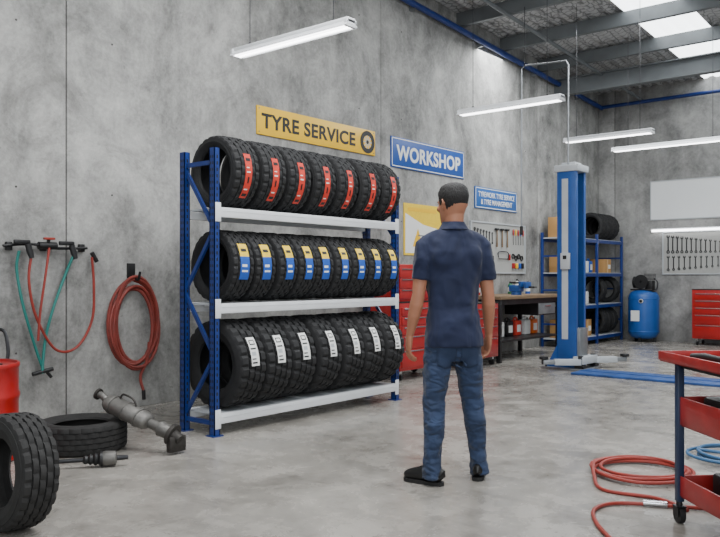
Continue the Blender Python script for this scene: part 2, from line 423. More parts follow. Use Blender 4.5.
# ------------------------------------------------------------ tyre
def tyre_mesh(RR,W,rim,chunky=False,label=None,seg=96):
    b=MB(); D=RR-rim
    gw=.04 if not chunky else .055; gd=.012 if not chunky else .017
    prof=[]
    def a(x,r,k=-1): prof.append((x*W,r,k))
    a(-.34,rim); a(-.41,rim+.008); a(-.44,rim+D*.18); a(-.485,rim+D*.32); a(-.5,rim+D*.48); a(-.503,rim+D*.5); a(-.497,rim+D*.53)
    a(-.487,rim+D*.74); a(-.468,RR-.03); a(-.462,RR-.02,0); a(-.435,RR-.009,0); a(-.36,RR-.003,0)
    xs=[-.27,-.09,.09,.27] if not chunky else [-.22,0,.22]
    rib=1
    for gx in xs:
        a(gx-gw/2,RR-.001 if abs(gx)<.2 else RR-.002,rib-1); a(gx-gw/2+.004,RR-gd); a(gx+gw/2-.004,RR-gd); a(gx+gw/2,RR-.001,rib); rib+=1
    a(.36,RR-.003,rib-1); a(.435,RR-.009,rib-1); a(.462,RR-.02,rib-1); a(.468,RR-.03)
    a(.487,rim+D*.74); a(.497,rim+D*.53); a(.503,rim+D*.5); a(.5,rim+D*.48); a(.485,rim+D*.32); a(.44,rim+D*.18); a(.41,rim+.008); a(.34,rim)
    a(.33,rim+.01); a(.42,rim+D*.4); a(.38,RR-.035); a(.2,RR-.024); a(-.2,RR-.024); a(-.38,RR-.035); a(-.42,rim+D*.4); a(-.33,rim+.01)
    K=len(prof); vs=[];fs=[]
    per=4
    for i in range(seg):
        for (x,r,k) in prof:
            if k>=0:
                ph=(i+k*2+ (0 if not chunky else k))%per
                outer=(k==0 or k==rib-1)
                if ph==0: r-=(.010 if outer else .008) if not chunky else .016
                if chunky and outer and abs(x)>.45*W and ph==2: r-=.006
            tw=(x/W)*(.06 if not chunky else .0)*(1 if x>0 else -1)
            an=2*math.pi*i/seg+tw
            vs.append((x,r*math.cos(an),r*math.sin(an)))
    for i in range(seg):
        i2=(i+1)%seg
        for k in range(K):
            k2=(k+1)%K; fs.append([i*K+k,i*K+k2,i2*K+k2,i2*K+k])
    b.add(vs,fs,0)
    if label:
        for (a0,a1,x0,x1,mi,lift) in label:
            n=8;vs=[];fs=[]
            for i in range(n+1):
                an=R(180)-R(a0+(a1-a0)*i/n)
                for x in(x0,x1): vs.append((x,(RR+.0015+lift)*math.cos(an),(RR+.0015+lift)*math.sin(an)))
            for i in range(n): fs.append([2*i,2*i+1,2*i+3,2*i+2])
            b.add(vs,fs,mi)
    return b
lab_red=[(-46,26,-.034,.034,1,0),(-42,-37,-.024,.024,3,.001),(-31,-29,-.024,.012,2,.001),(-20,-10,-.008,.008,3,.001),(-4,-2,-.022,.016,2,.001),(3,4.5,-.022,.006,2,.001),(14,19,-.024,.024,3,.001)]
lab_mid=[(14,36,-.045,.045,4,0),(-22,14,-.045,.045,5,0),(-2,2,-.03,.02,2,.001),(-10,-7,-.03,.03,2,.001),(22,27,-.028,.028,3,.001)]
lab_bot=[(0,38,-.042,.042,2,0),(3,5,-.032,.02,3,.001),(8,9.5,-.032,.01,3,.001),(13,18,-.03,.015,6,.001),(21,23,-.032,.026,3,.001),(27,34,-.028,.028,3,.001),(28.5,32.5,-.02,.02,2,.002)]
TM=[M_rubber,M_redl,M_wl,M_black,M_yl,M_bl,M_lgrey]
tx=1.45
def row(n,y0,y1,RR,W,rim,zbase,chunky,label):
    b=tyre_mesh(RR,W,rim,chunky,label); base=None
    for i in range(n):
        y=y0+(y1-y0)*i/(n-1)
        yaw=R(90)+R(random.uniform(-2.5,2.5))
        lean=R(random.uniform(-1.5,1.5))
        loc=(tx+random.uniform(-.012,.012),y,zbase+RR+.003)
        rr=(0,lean,yaw)
        if base is None:
            base=b.done('tyre',TM,loc=loc,rot=rr,angle=30)
        else: inst(base,'tyre',loc,rr)
row(7,4.22,6.12,.3,.27,.195,1.79,False,lab_red)
row(9,4.20,6.13,.295,.228,.195,1.035,False,lab_mid)
row(7,4.22,6.11,.36,.28,.205,.175,True,lab_bot)
b=tyre_mesh(.285,.2,.165)
b.done('tyre',[M_rubber_old],loc=(2.62,1.87,.287),rot=(R(0),R(4),R(39.68+52)),angle=30)
b=tyre_mesh(.32,.21,.19)
b.done('tyre',[M_rubber_old],loc=(1.24,3.06,.107),rot=(0,R(90),0),angle=30)

# ------------------------------------------------------------ tyre rack
b=MB()
x0,x1=1.27,1.64; ya,yb=3.96,6.29; H=2.25
for y in(ya,yb):
    for x in(x0,x1):
        b.box((x,y-.024,H/2),(.062,.006,H),0)
        b.box((x-.028,y,H/2),(.006,.054,H),0); b.box((x+.028,y,H/2),(.006,.054,H),0)
        b.box((x,y+.024,H/2),(.062,.006,H),0)
        b.box((x,y,.004),(.1,.1,.008),0)
        z=.08
        while z<H-.03:
            b.box((x+.0315,y,z),(.001,.014,.026),2)
            b.box((x-.012,y-.0275,z),(.012,.001,.022),2); b.box((x+.012,y-.0275,z),(.012,.001,.022),2)
            z+=.05
    zs=[.12,.62,1.12,1.62,2.12]
    for i in range(4):
        a,c=(x0,x1) if i%2==0 else (x1,x0)
        p=Vector((a,y,zs[i]));q=Vector((c,y,zs[i+1])); d=q-p
        b.box((p+q)/2,(d.length,.022,.03),0,rot=(0,-math.atan2(d.z,d.x),0))
    for z in(.1,2.14): b.box(((x0+x1)/2,y,z),(x1-x0,.022,.035),0)
for zc in(.132,.995,1.75):
    for x in(x0,x1):
        xx=x+(.012 if x==x1 else -.012)
        b.box((xx,(ya+yb)/2,zc),(.045,yb-ya-.06,.078),1,bev=.004)
        b.box((xx+(.024 if x==x1 else -.024),(ya+yb)/2,zc+.012),(.003,yb-ya-.1,.004),1)
        for y in(ya,yb):
            s=1 if y==ya else -1
            b.box((xx+(.021 if x==x1 else -.021),y+s*.008,zc),(.006,.055,.15),1,bev=.002)
    b.box(((x0+x1)/2,(ya+yb)/2,zc+.03),(x1-x0-.05,yb-ya-.07,.012),3)
    for k in range(6):
        b.box(((x0+x1)/2,ya+.2+k*(yb-ya-.4)/5,zc+.01),(x1-x0-.04,.04,.025),1)
b.done('tyre_rack',[M_blue,M_white,M_black,M_lgrey])

# ------------------------------------------------------------ car lift
b=MB()
Hc=2.66; w=.42; t=.012
b.box((0,0,.012),(.62,.56,.024),1,bev=.004)
for sx in(-1,1):
    for sy in(-1,1): b.cyl((sx*.26,sy*.23,.024),(sx*.26,sy*.23,.06),.014,mi=3,n=8)
b.box((-.13,0,Hc/2),(t,w*.72,Hc),0,bev=.003)
for s in(-1,1):
    b.box((0,s*w*.36,Hc/2),(.27,t,Hc),0,bev=.003)
    b.box((.132,s*w*.3,Hc/2),(t,w*.14,Hc),0,bev=.003)
b.box((-.02,0,Hc/2+.1),(.03,.26,Hc-.3),2)
b.box((-.02,-w*.36-.008,Hc/2+.15),(.09,.006,Hc-.5),2)
b.cyl((.04,.05,.1),(.04,.05,Hc-.2),.02,mi=4,n=12)
b.box((0,0,Hc+.04),(.34,.36,.09),2,bev=.01)
b.box((0,0,Hc+.1),(.2,.2,.05),2,bev=.008)
for s in(-1,1):
    b.add([(-.13,s*.165,.02),(-.13,s*.165,.32),(-.29,s*.165,.02),(-.13,s*.155,.02),(-.13,s*.155,.32),(-.29,s*.155,.02)],[[0,1,2],[3,5,4],[0,3,4,1],[1,4,5,2],[2,5,3,0]],0)
b.box((.1,0,.32),(.16,.25,.46),1,bev=.008)
b.box((.2,0,.13),(.16,.44,.1),2,bev=.008)
for s,an,sc in((-1,-142,.62),(1,50,.6)):
    d=Vector((math.cos(R(an)),math.sin(R(an)),0)); p=Vector((.22,s*.2,.11))
    b.cyl(p-Vector((0,0,.08)),p+Vector((0,0,.08)),.035,mi=4,n=14)
    rz=(0,0,R(an))
    b.box(p+d*.28*sc,(.56*sc,.1,.08),2,rot=rz,bev=.006); b.box(p+d*.62*sc,(.36*sc,.075,.06),1,rot=rz,bev=.005)
    e=p+d*.78*sc; b.cyl(e+Vector((0,0,-.03)),e+Vector((0,0,.04)),.03,mi=4,n=14); b.cyl(e+Vector((0,0,.04)),e+Vector((0,0,.07)),.06,mi=3,n=20)
    b.box(p+Vector((0,0,-.06)),(.12,.12,.03),4)
b.box((-.0,-.19,1.45),(.13,.04,.22),2,bev=.006); b.box((-.0,-.213,1.5),(.05,.01,.05),3)
b.tube([(0,-.1,Hc+.05),(0,-.1,4.1),(-.03,-.1,4.16),(-.65,-.1,4.2),(-.7,-.1,4.16),(-.7,-.1,3.2),(-.7,-.1,1.95)],.012,1,n=8)
b.cyl((-.7,-.1,1.95),(-.7,-.1,1.83),.022,mi=3,n=10)
b.cyl((-.65,-.1,4.2),(-.65,-.1,roofz(10)-.2),.006,mi=4,n=6)
b.box((2.25,-.4,.014),(3.9,.56,.026),5,bev=.004)
b.box((2.25,-.4,.03),(3.9,.02,.006),0)
b.done('car_lift',[M_liftblue,M_grey,M_lgrey,M_black,M_dsteel,M_padblue],loc=(1.84,10.0,0))

# ------------------------------------------------------------ cabinets
def cabinet(name,w,d,h,loc,rz,rows,chest=0,casters=True):
    b=MB(); z0=.12 if casters else .04
    b.box((0,0,(z0+h)/2),(w,d,h-z0),0,bev=.008)
    if casters:
        for sx in(-1,1):
            for sy in(-1,1):
                x=sx*(w/2-.07);y=sy*(d/2-.07)
                b.cyl((x-.015,y,.045),(x+.015,y,.045),.045,mi=1,n=18); b.box((x,y,.09),(.05,.05,.05),2)
    else: b.box((0,0,.03),(w-.04,d-.04,.06),1)
    z=h-.05; tot=sum(rows); av=h-z0-.08
    for r in rows:
        hh=av*r/tot
        b.box((0,-d/2-.006,z-hh/2),(w-.05,.014,hh-.012),0,bev=.004)
        b.box((0,-d/2-.018,z-.022),(w-.12,.016,.014),2,bev=.003)
        z-=hh
    b.box((0,0,h+.006),(w+.01,d+.01,.014),1,bev=.003)
    if chest:
        b.box((0,.02,h+chest/2+.012),(w-.04,d-.06,chest),0,bev=.01)
        z=h+chest-.03
        for i in range(3):
            hh=(chest-.07)/3; b.box((0,-d/2+.045,z-hh/2),(w-.1,.014,hh-.01),0,bev=.003); b.box((0,-d/2+.034,z-.018),(w-.16,.014,.012),2); z-=hh
    b.tube(spline([(w/2+.005,-d/2+.1,h-.12),(w/2+.05,-d/2+.1,h-.12),(w/2+.05,d/2-.1,h-.12),(w/2+.005,d/2-.1,h-.12)],4),.01,2,n=8)
    b.done(name,[M_red,M_black,M_chrome],loc=loc,rz=rz)
cabinet('tool_cabinet',.95,.5,.93,(.64,7.86,0),R(90),[1,1,1,1.5,2],chest=.45)
cabinet('tool_cabinet',.85,.5,.87,(.62,9.3,0),R(90),[1,1,1.3,2])
cabinet('tool_cabinet',1.35,.5,1.0,(2.68,YB-.32,0),0,[1,1,1,1.4,1.8])

# ------------------------------------------------------------ workbench
b=MB()
L=2.0;D=.78;H=.96
b.box((0,0,H-.025),(L,D,.05),1,bev=.004); b.box((0,0,H-.09),(L-.1,D-.1,.08),0)
for sx in(-1,1):
    for sy in(-1,1): b.box((sx*(L/2-.05),sy*(D/2-.05),(H-.05)/2),(.06,.06,H-.05),0,bev=.004)
b.box((0,0,.3),(L-.1,D-.1,.03),0)
b.box((.55,-.05,H-.22),(.6,D-.2,.2),0)
b.box((.55,-D/2+.05,H-.22),(.56,.014,.17),2,bev=.003); b.box((.55,-D/2+.035,H-.18),(.2,.016,.012),3)
b.done('workbench',[M_dsteel,M_wood,M_grey,M_chrome],loc=(.46,10.82,0),rz=R(90))
b=MB()
b.cyl((0,0,0),(0,0,.05),.08,mi=0,n=20); b.box((0,0,.1),(.12,.2,.1),0,bev=.015); b.box((0,-.1,.16),(.16,.05,.09),0,bev=.01); b.box((0,-.19,.15),(.16,.05,.1),0,bev=.01)
b.box((0,.02,.185),(.08,.12,.03),1,bev=.006)
b.cyl((0,-.1,.12),(0,-.3,.12),.015,mi=1,n=10); b.cyl((-.1,-.29,.12),(.1,-.29,.12),.008,mi=1,n=8)
b.done('bench_vise',[M_liftblue,M_dsteel],loc=(.6,10.75,H),rz=R(90))
def bottle(name,loc,r,h,mat,cap=None,n=20):
    b=MB(); b.lathe([(.001,0),(r*.95,0),(r,.01),(r,h*.66),(r*.9,h*.74),(r*.4,h*.86),(r*.35,h*.9)],0,n=n)
    b.lathe([(r*.42,h*.88),(r*.42,h),(.001,h)],1,n=n); b.lathe([(r*1.01,h*.2),(r*1.01,h*.55)],2,n=n)
    b.done(name,[mat,cap or M_black,M_wl],loc=loc)
def jerry(name,loc,rz,mat,w=.2,d=.13,h=.28):
    b=MB(); b.box((0,0,h*.42),(w,d,h*.84),0,bev=.02)
    b.tube(spline([(-w*.28,0,h*.8),(-w*.2,0,h*.97),(w*.15,0,h*.97),(w*.22,0,h*.8)],5),.014,0,n=8)
    b.cyl((w*.36,0,h*.82),(w*.36,0,h*.95),.022,mi=1,n=12); b.box((0,-d/2-.001,h*.4),(w*.6,.003,h*.4),2)
    b.done(name,[mat,M_black,M_wl],loc=loc,rz=rz)
for i,(x,y,m,hh) in enumerate([(.3,9.98,M_orange,.24),(.22,10.1,M_bl,.22),(.33,10.22,M_wl,.26),(.2,10.35,M_redl,.2),(.25,11.2,M_green,.2),(.3,11.33,M_wl,.24),(.22,11.5,M_redl,.22),(.35,11.6,M_bl,.2)]):
    bottle('spray_bottle',(x,y,H),.04,hh,m)
for i,(y,m) in enumerate([(10.2,M_redl),(10.5,M_wl),(10.78,M_dsteel),(11.05,M_redl),(11.35,M_wl),(11.6,M_orange)]):
    jerry('oil_container',(.42,y,.316),R(90),m)
def carton(loc,w,d,h,rz=0):
    b=MB(); b.box((0,0,h/2),(w,d,h),0,bev=.004); b.box((0,0,h+.0005),(w*.99,.05,.002),1); b.box((0,-d/2-.0008,h/2),(.05,.002,h*.96),1) ; b.box((w*.25,-d/2-.001,h*.45),(w*.3,.002,h*.3),2)
    b.done('cardboard_box',[M_card,M_tape,M_wl],loc=loc,rz=rz)

# ------------------------------------------------------------ storage shelving in the corner
b=MB(); ya,yb=12.7,15.1; x0,x1=.06,.56; Hs=2.02
for y in(ya,(ya+yb)/2,yb):
    for x in(x0,x1): b.box((x,y,Hs/2),(.045,.045,Hs),0,bev=.003)
lv=[.14,.72,1.3,1.92]
for z in lv:
    for x in(x0,x1): b.box((x,(ya+yb)/2,z-.03),(.03,yb-ya,.06),0)
    b.box(((x0+x1)/2,(ya+yb)/2,z),(x1-x0,yb-ya,.02),1)
for y in(ya,yb):
    for z in(.4,1.0,1.6): b.box(((x0+x1)/2,y,z),(x1-x0,.02,.03),0)
b.done('storage_shelf',[M_blue,M_lgrey])
tb=tyre_mesh(.26,.2,.17,seg=64)
t0=tb.done('tyre',[M_rubber],loc=(.33,14.2,1.93+.262),rz=R(90),angle=30)
for y in(14.42,14.64,14.86): inst(t0,'tyre',(.33,y,1.93+.262),(0,0,R(90)))
for y in(14.3,14.54,14.8): inst(t0,'tyre',(.33,y,.15+.262),(0,0,R(90)))
for y in(14.25,14.9): inst(t0,'tyre',(.33,y,.73+.262),(0,0,R(90)))
carton((.3,12.95,1.931),.34,.34,.36,R(90)); carton((.3,13.35,1.931),.28,.3,.22,R(90))
carton((.3,12.98,1.311),.3,.34,.3,R(90)); carton((.3,13.7,.151),.34,.34,.3,R(90)); carton((.3,14.6,1.311),.34,.36,.26,R(90)); carton((.3,13.02,.151),.34,.34,.32,R(90))
for i in range(5): jerry('oil_container',(.36,13.3+.17*i,1.311),R(90),(M_orange,M_wl,M_dsteel,M_wl,M_bl)[i],w=.14,d=.12,h=.26)
for i in range(6): jerry('oil_container',(.36,12.9+.18*i,.731),R(90),(M_wl,M_redl,M_bl,M_orange,M_dsteel,M_wl)[i],w=.15,d=.12,h=.28)

def drum(b,r,h,mi,cap=1,M=None):
    pr=[(.001,0),(r*.96,0),(r,.012),(r,.03),(r*.975,.04)]
    for k in(.33,.66):
        pr+=[(r*.975,h*k-.03),(r*1.005,h*k-.012),(r*1.005,h*k+.012),(r*.975,h*k+.03)]
    pr+=[(r*.975,h-.04),(r,h-.03),(r,h-.008),(r*.985,h),(r*.95,h),(r*.94,h-.018),(.001,h-.018)]
    b.lathe(pr,mi,M,n=40)
# blue air tank with black motor / pump head on top
b=MB()
for a in(30,150,270):
    b.box((.2*math.cos(R(a)),.2*math.sin(R(a)),.04),(.05,.05,.08),1,rot=(0,0,R(a)))
b.lathe([(.001,.06),(.16,.065),(.235,.10),(.27,.16),(.28,.2),(.28,.82),(.27,.88),(.235,.94),(.16,.975),(.001,.985)],0,n=40)
for z in(.2,.82): b.lathe([(.281,z-.012),(.285,z-.006),(.285,z+.006),(.281,z+.012)],0,n=40)
b.box((0,0,.99),(.42,.26,.03),2,bev=.005)
b.loft([(-.2,0,1.13),(-.18,0,1.13),(.0,0,1.13),(.03,0,1.13)],[.07,.11,.11,.07],1,side=(0,1,0),n=24)
b.box((.12,0,1.08),(.14,.16,.16),1,bev=.015)
for i in range(5): b.box((.12,0,1.18+.026*i),(.17,.19,.012),1,bev=.003)
b.lathe([(.03,-.012),(.13,-.012),(.135,0),(.13,.012),(.03,.012)],1,Matrix.Translation((.0,-.15,1.14))@rot4((R(90),0,0)),n=28,closed=True)
b.box((0,-.15,1.14),(.25,.01,.02),1); b.box((0,-.15,1.14),(.02,.01,.25),1)
b.cyl((0,-.15,1.14),(0,0,1.14),.02,mi=2,n=12)
b.tube(spline([(.2,0,1.2),(.27,-.02,1.12),(.25,-.05,.98),(.18,-.1,.95)],6),.012,2,n=8)
b.cyl((.05,-.29,.78),(.05,-.27,.78),.04,mi=3,n=20); b.cyl((.05,-.30,.78),(.05,-.24,.78),.03,mi=1,n=16)
b.box((-.06,-.284,.5),(.16,.008,.2),3)
b.done('air_compressor',[M_barrel,M_black,M_dsteel,M_wl],loc=(1.07,YB-.4,0))

# ------------------------------------------------------------ left: red drum with pump
b=MB(); drum(b,.29,.66,0)
b.cyl((.14,.1,.642),(.14,.1,.656),.03,mi=1,n=14)
b.done('red_drum',[M_red,M_black],loc=(1.0,2.40,0))
b=MB()
b.cyl((0,0,0),(0,0,.03),.11,mi=0,n=24); b.cyl((0,0,.03),(0,0,.16),.03,mi=1,n=14)
b.loft([(0,-.13,.24),(0,-.12,.24),(0,-.02,.24),(0,.1,.24),(0,.13,.24)],[.04,.065,.07,.065,.03],0,n=20)
for i in range(5): b.lathe([(.06,-.004),(.078,-.004),(.078,.004),(.06,.004)],0,Matrix.Translation((0,-.07+.035*i,.24))@rot4((R(90),0,0)),n=24,closed=True)
b.cyl((0,.0,.3),(0,0,.38),.02,mi=1,n=10); b.cyl((-.03,0,.38),(.12,.02,.39),.012,mi=0,n=10)
b.tube(spline([(.0,.12,.24),(.05,.16,.22),(.1,.16,.1),(.11,.15,.04)],6),.012,1,n=8)
b.done('transfer_pump',[M_black,M_dsteel],loc=(1.02,2.42,.643))

# ------------------------------------------------------------ wall hoses
b=MB(); pts=[]
loops=7
for i in range(loops*28+1):
    t=i/28; a=2*math.pi*t+R(90); k=t/loops
    ry=.225+.035*math.sin(t*2.3)+.02*k; rz=.385+.04*math.cos(t*1.7)
    pts.append((.06+.035*(0.5+.5*math.sin(t*5.1)),4.30+ry*math.cos(a)+.02*math.sin(t*3.1),.80+rz*math.sin(a)-.03*math.sin(t*1.3)))
b.tube(pts,.015,0,n=8)
b.tube(spline([(.09,4.45,.62),(.1,4.42,.45),(.08,4.36,.3),(.1,4.38,.16)],6),.014,0,n=8)
b.cyl((.1,4.38,.17),(.1,4.385,.08),.018,mi=1,n=10)
b.box((.015,4.30,1.30),(.024,.08,.14),1,bev=.004); b.tube(spline([(.03,4.30,1.25),(.13,4.30,1.215),(.16,4.30,1.29)],6),.012,1,n=8)
b.done('hanging_air_hose',[M_redbrown,M_black])
b=MB()
b.tube(spline([(.05,3.06,1.50),(.06,3.3,1.52),(.06,3.5,1.49),(.05,3.82,1.50)],6),.012,1,n=8)
for y in(3.12,3.42,3.78): b.box((.022,y,1.5),(.04,.05,.07),1,bev=.005)
b.cyl((.06,3.36,1.51),(.06,3.52,1.51),.032,mi=1,n=16); b.box((.09,3.44,1.57),(.03,.1,.02),0,bev=.005); b.cyl((.06,3.44,1.51),(.09,3.44,1.575),.014,mi=1,n=10)
for y,rr in((3.25,20),(3.65,-25)):
    b.loft([(.09,y,1.52),(.09,y+.02,1.45),(.1,y+.03,1.40)],[(.02,.026),(.024,.028),(.016,.02)],1,n=12); b.box((.09,y-.05,1.535),(.028,.14,.035),1,bev=.008)
b.cyl((.08,3.85,1.46),(.08,3.9,1.38),.02,mi=1,n=10)
b.tube(spline([(.08,3.18,1.46),(.06,3.17,1.3),(.07,3.22,1.0),(.06,3.33,.65),(.07,3.4,.44)],7),.0125,2,n=8)
b.tube(spline([(.09,3.66,1.42),(.06,3.6,1.25),(.07,3.48,.95),(.06,3.42,.7),(.08,3.38,.42)],7),.0125,2,n=8)
b.tube(spline([(.09,3.28,1.42),(.09,3.26,1.2),(.08,3.33,.9),(.08,3.5,.62),(.08,3.7,.62),(.08,3.85,.85),(.08,3.87,1.15),(.08,3.85,1.42)],7),.0115,0,n=8)
b.tube(spline([(.09,3.44,1.49),(.1,3.4,1.25),(.09,3.36,.95),(.09,3.34,.7)],7),.0105,0,n=8)
b.cyl((.075,3.3,.42),(.075,3.48,.45),.018,mi=1,n=12); b.cyl((.07,3.42,.44),(.07,3.47,.38),.014,mi=1,n=10)
b.done('air_line_manifold',[M_redhose,M_black,M_teal])

# ------------------------------------------------------------ muffler and drive shaft on the floor
b=MB()
p0=Vector((1.36,3.20,.335)); p1=Vector((1.88,3.38,.135))
d=(p1-p0)
def q(t,dz=0): return p0+d*t+Vector((0,0,dz))
b.loft([q(-.02),q(0),q(.04),q(.3),q(.6),q(.64),q(.66)],[(.03,.03),(.065,.05),(.08,.062),(.085,.065),(.08,.062),(.065,.05),(.035,.035)],0,side=(-.35,.93,0),n=28)
for t in(.1,.3,.5): b.loft([q(t-.012),q(t+.012)],[(.089,.070),(.089,.070)],0,side=(-.35,.93,0),n=28)
b.loft([q(.64),q(.8),q(.82),q(1.0)],[.032,.037,.055,.046],0,n=18)
b.cyl(q(.98),q(1.03),.078,mi=1,n=20)
b.loft([q(1.0),q(1.12,-.01)],[.045,.036],1,n=14)
b.tube(spline([q(0),q(-.08,.02),q(-.15,.02)],5),.026,0,n=12)
b.cyl(q(-.14,.02),q(-.17,.02),.042,mi=1,n=16)
b.box(q(1.06,-.05),(.05,.14,.11),1,bev=.01)
b.tube(spline([q(.2,.07),q(.25,.11),q(.4,.11),q(.45,.07)],4),.008,1,n=6)
b.done('exhaust_muffler',[M_exh,M_dirt])
b=MB()
a=Vector((1.70,2.66,.05)); c=Vector((1.93,2.98,.055)); d=c-a
def q2(t): return a+d*t
b.loft([q2(-.5),q2(.0),q2(.35)],[.014,.014,.014],1,n=12)
b.loft([q2(.3),q2(.34),q2(.38),q2(.42),q2(.46),q2(.5),q2(.54),q2(.58),q2(.62)],[.02,.03,.024,.036,.028,.042,.032,.048,.046],2,n=20)
b.loft([q2(.62),q2(.66),q2(.82),q2(.84)],[.046,.05,.046,.03],0,n=24); b.loft([q2(.84),q2(1.02)],[.017,.015],1,n=14)
b.done('drive_shaft',[M_exh,M_dsteel,M_black])

# ------------------------------------------------------------ red tool cart (right foreground)
b=MB(); Lc=.82;Wc=.5
def tray(z,h,mi,over=0.0):
    L_,W_=Lc+over,Wc+over
    b.box((0,0,z),(L_,W_,.012),mi)
    for s in(-1,1):
        b.box((0,s*W_/2,z+h/2),(L_+.012,.012,h),mi,bev=.003); b.box((s*L_/2,0,z+h/2),(.012,W_,h),mi,bev=.003)
tray(.82,.045,0,.14); tray(.5,.14,0); tray(.14,.1,0)
b.box((0,0,.80),(Lc,Wc,.03),1)
for sx in(-1,1):
    for sy in(-1,1):
        x,y=sx*(Lc/2-.0),sy*(Wc/2-.0)
        b.box((x,y,.46),(.036,.036,.7),2,bev=.004)
        b.cyl((x,y,.12),(x,y,.08),.016,mi=3,n=10)
        b.box((x,y,.085),(.05,.05,.008),3); b.box((x,y-.02,.06),(.05,.004,.05),3); b.box((x,y+.02,.06),(.05,.004,.05),3)
        b.cyl((x,y-.014,.042),(x,y+.014,.042),.042,mi=1,n=22); b.cyl((x,y-.022,.042),(x,y+.022,.042),.012,mi=3,n=10)
def flat(b,x,y,z,L,rz,mi):
    M=Matrix.Translation((x,y,z))@rot4((0,0,rz))@rot4((R(-90),0,0))
    t=MB(); spanner(t,0,0,L,0,y=0); b.add(t.v,t.f,mi,M)
for i in range(6): flat(b,-.3+.1*i,-.05+.03*(i%2),.835,.26,R(15*(i%3)-8),3)
b.box((-.22,.12,.86),(.2,.12,.06),1,bev=.008); b.cyl((.05,.14,.83),(.05,.14,.87),.04,mi=1,n=16); b.loft([(-.38,-.2,.845),(-.3,-.18,.85),(-.1,-.14,.845)],[.016,.02,.01],1,n=10)
for i in range(9): b.cyl((-.33+.085*i,-.1+.12*(i%2),.507),(-.33+.085*i,-.1+.12*(i%2),.59+.02*(i%3)),.03,mi=(1,3,1)[i%3],n=14)
b.box((-.2,-.12,.58),(.24,.12,.15),1,bev=.02); b.box((.12,-.1,.57),(.2,.14,.12),3,bev=.02)
b.box((-.15,0,.21),(.34,.26,.13),1,bev=.015); b.cyl((.2,-.1,.15),(.2,-.1,.3),.05,mi=3,n=16)
b.tube(spline([(-.15,-.08,.27),(-.15,-.08,.33),(-.02,-.08,.33),(-.02,-.08,.27)],4),.01,3,n=6)
ang=math.atan2(-.71,.70)
A=Vector((5.11,4.06)); d1=Vector((.70,-.71)); d2=Vector((.71,.70))
cc=A+d1*(Lc/2)+d2*(Wc/2+.02)
b.done('tool_cart',[M_cartred,M_black,M_cartblue,M_dsteel],loc=(cc.x,cc.y,0),rz=ang)

# ------------------------------------------------------------ hoses on floor
def coil(name,c,r,loops,mat,rad,tail,seed,fit=True):
    random.seed(seed); b=MB(); pts=[]
    for i in range(loops*30+1):
        t=i/30; a=2*math.pi*t+R(200)
        rr=r*(1+.12*math.sin(t*2.1+seed)-.05*t/loops*2)
        pts.append((c[0]+rr*math.cos(a)+.02*math.sin(t*4),c[1]+rr*math.sin(a)*1.05+.02*math.cos(t*3.3),rad+.001+ (t/loops)*rad*2.6+rad*.6*abs(math.sin(t*7))))
    last=Vector(pts[-1])
    sp=spline([last]+[Vector(p) for p in tail],8)
    b.tube(pts[:-1]+sp,rad,0,n=8)
    if fit:
        e=sp[-1]; dd=(sp[-1]-sp[-3]).normalized(); b.cyl(e,e+dd*.07,rad*1.4,mi=1,n=10); b.cyl(e+dd*.07,e+dd*.1,rad*.9,mi=1,n=8)
    b.done(name,[mat,M_chrome])
coil('floor_air_hose',(4.62,4.93),.30,5,M_redhose,.011,[(4.45,4.6,.03),(4.6,4.38,.012),(4.9,4.40,.012),(5.1,4.28,.012)],3,False)
b=MB(); b.tube(spline([(5.3,4.42,.013),(5.08,4.33,.013),(4.88,4.24,.013),(4.74,4.13,.013),(4.72,3.96,.013),(4.82,3.76,.013),(4.98,3.56,.013),(5.14,3.38,.013)],8),.011,0,n=8)
b.cyl((4.88,4.24,.02),(4.99,4.29,.02),.017,mi=1,n=10); b.done('air_hose',[M_redhose,M_chrome])
coil('blue_air_hose',(4.98,5.75),.28,3,M_bluehose,.012,[(5.3,5.7,.03),(5.6,5.5,.013),(5.9,5.6,.013)],5,True)

# ------------------------------------------------------------ MAN
M_skin=P('skin',S(158,106,80),.55,bump=.04,bs=90,var=.08,vs=12)
M_hair=P('dark_hair',S(16,13,12),.6,bump=.5,bs=200,var=.3,vs=60,stretch=(1,1,.25))
def cloth(name,col,var,fade,bs,st,strength,dist,weave):
    m=P(name,col,.88,var=var,vs=fade,sheen=.08)
    N=m.node_tree.nodes;L=m.node_tree.links;bsdf=N['Principled BSDF']
    tc=N.new('ShaderNodeTexCoord'); prev=None
    for (sc,stv,sg,ds,dis) in ((bs,st,strength,dist,.5),(weave,(1,1,1),.2,.001,0)):
        mp=N.new('ShaderNodeMapping'); mp.inputs['Scale'].default_value=stv; mp.inputs['Rotation'].default_value=(.25,.35,0)
        L.new(tc.outputs['Object'],mp.inputs['Vector'])
        n=N.new('ShaderNodeTexNoise'); n.inputs['Scale'].default_value=sc; n.inputs['Detail'].default_value=1.5; n.inputs['Distortion'].default_value=dis
        L.new(mp.outputs[0],n.inputs['Vector'])
        bp=N.new('ShaderNodeBump'); bp.inputs['Strength'].default_value=sg; bp.inputs['Distance'].default_value=ds
        L.new(n.outputs['Fac'],bp.inputs['Height'])
        if prev: L.new(prev,bp.inputs['Normal'])
        prev=bp.outputs[0]
    L.new(prev,bsdf.inputs['Normal'])
    return m
M_shirt=cloth('navy_polo',S(17,27,56),.1,7,5.5,(1.3,1.3,.9),1.0,.06,400)
M_jean=cloth('denim',S(36,51,78),.42,5,9,(1,1,2.0),1.0,.05,500)
M_jean2=P('denim_pocket',S(34,48,74),.88,bump=.3,bs=300)
M_shoe=P('black_shoe',S(18,17,17),.35)
M_sole=P('shoe_sole',S(28,27,26),.8)
M_eye=P('eye_white',S(225,222,216),.3); M_iris=P('iris',S(50,32,20),.2); M_lip=P('lips',S(146,88,76),.5)
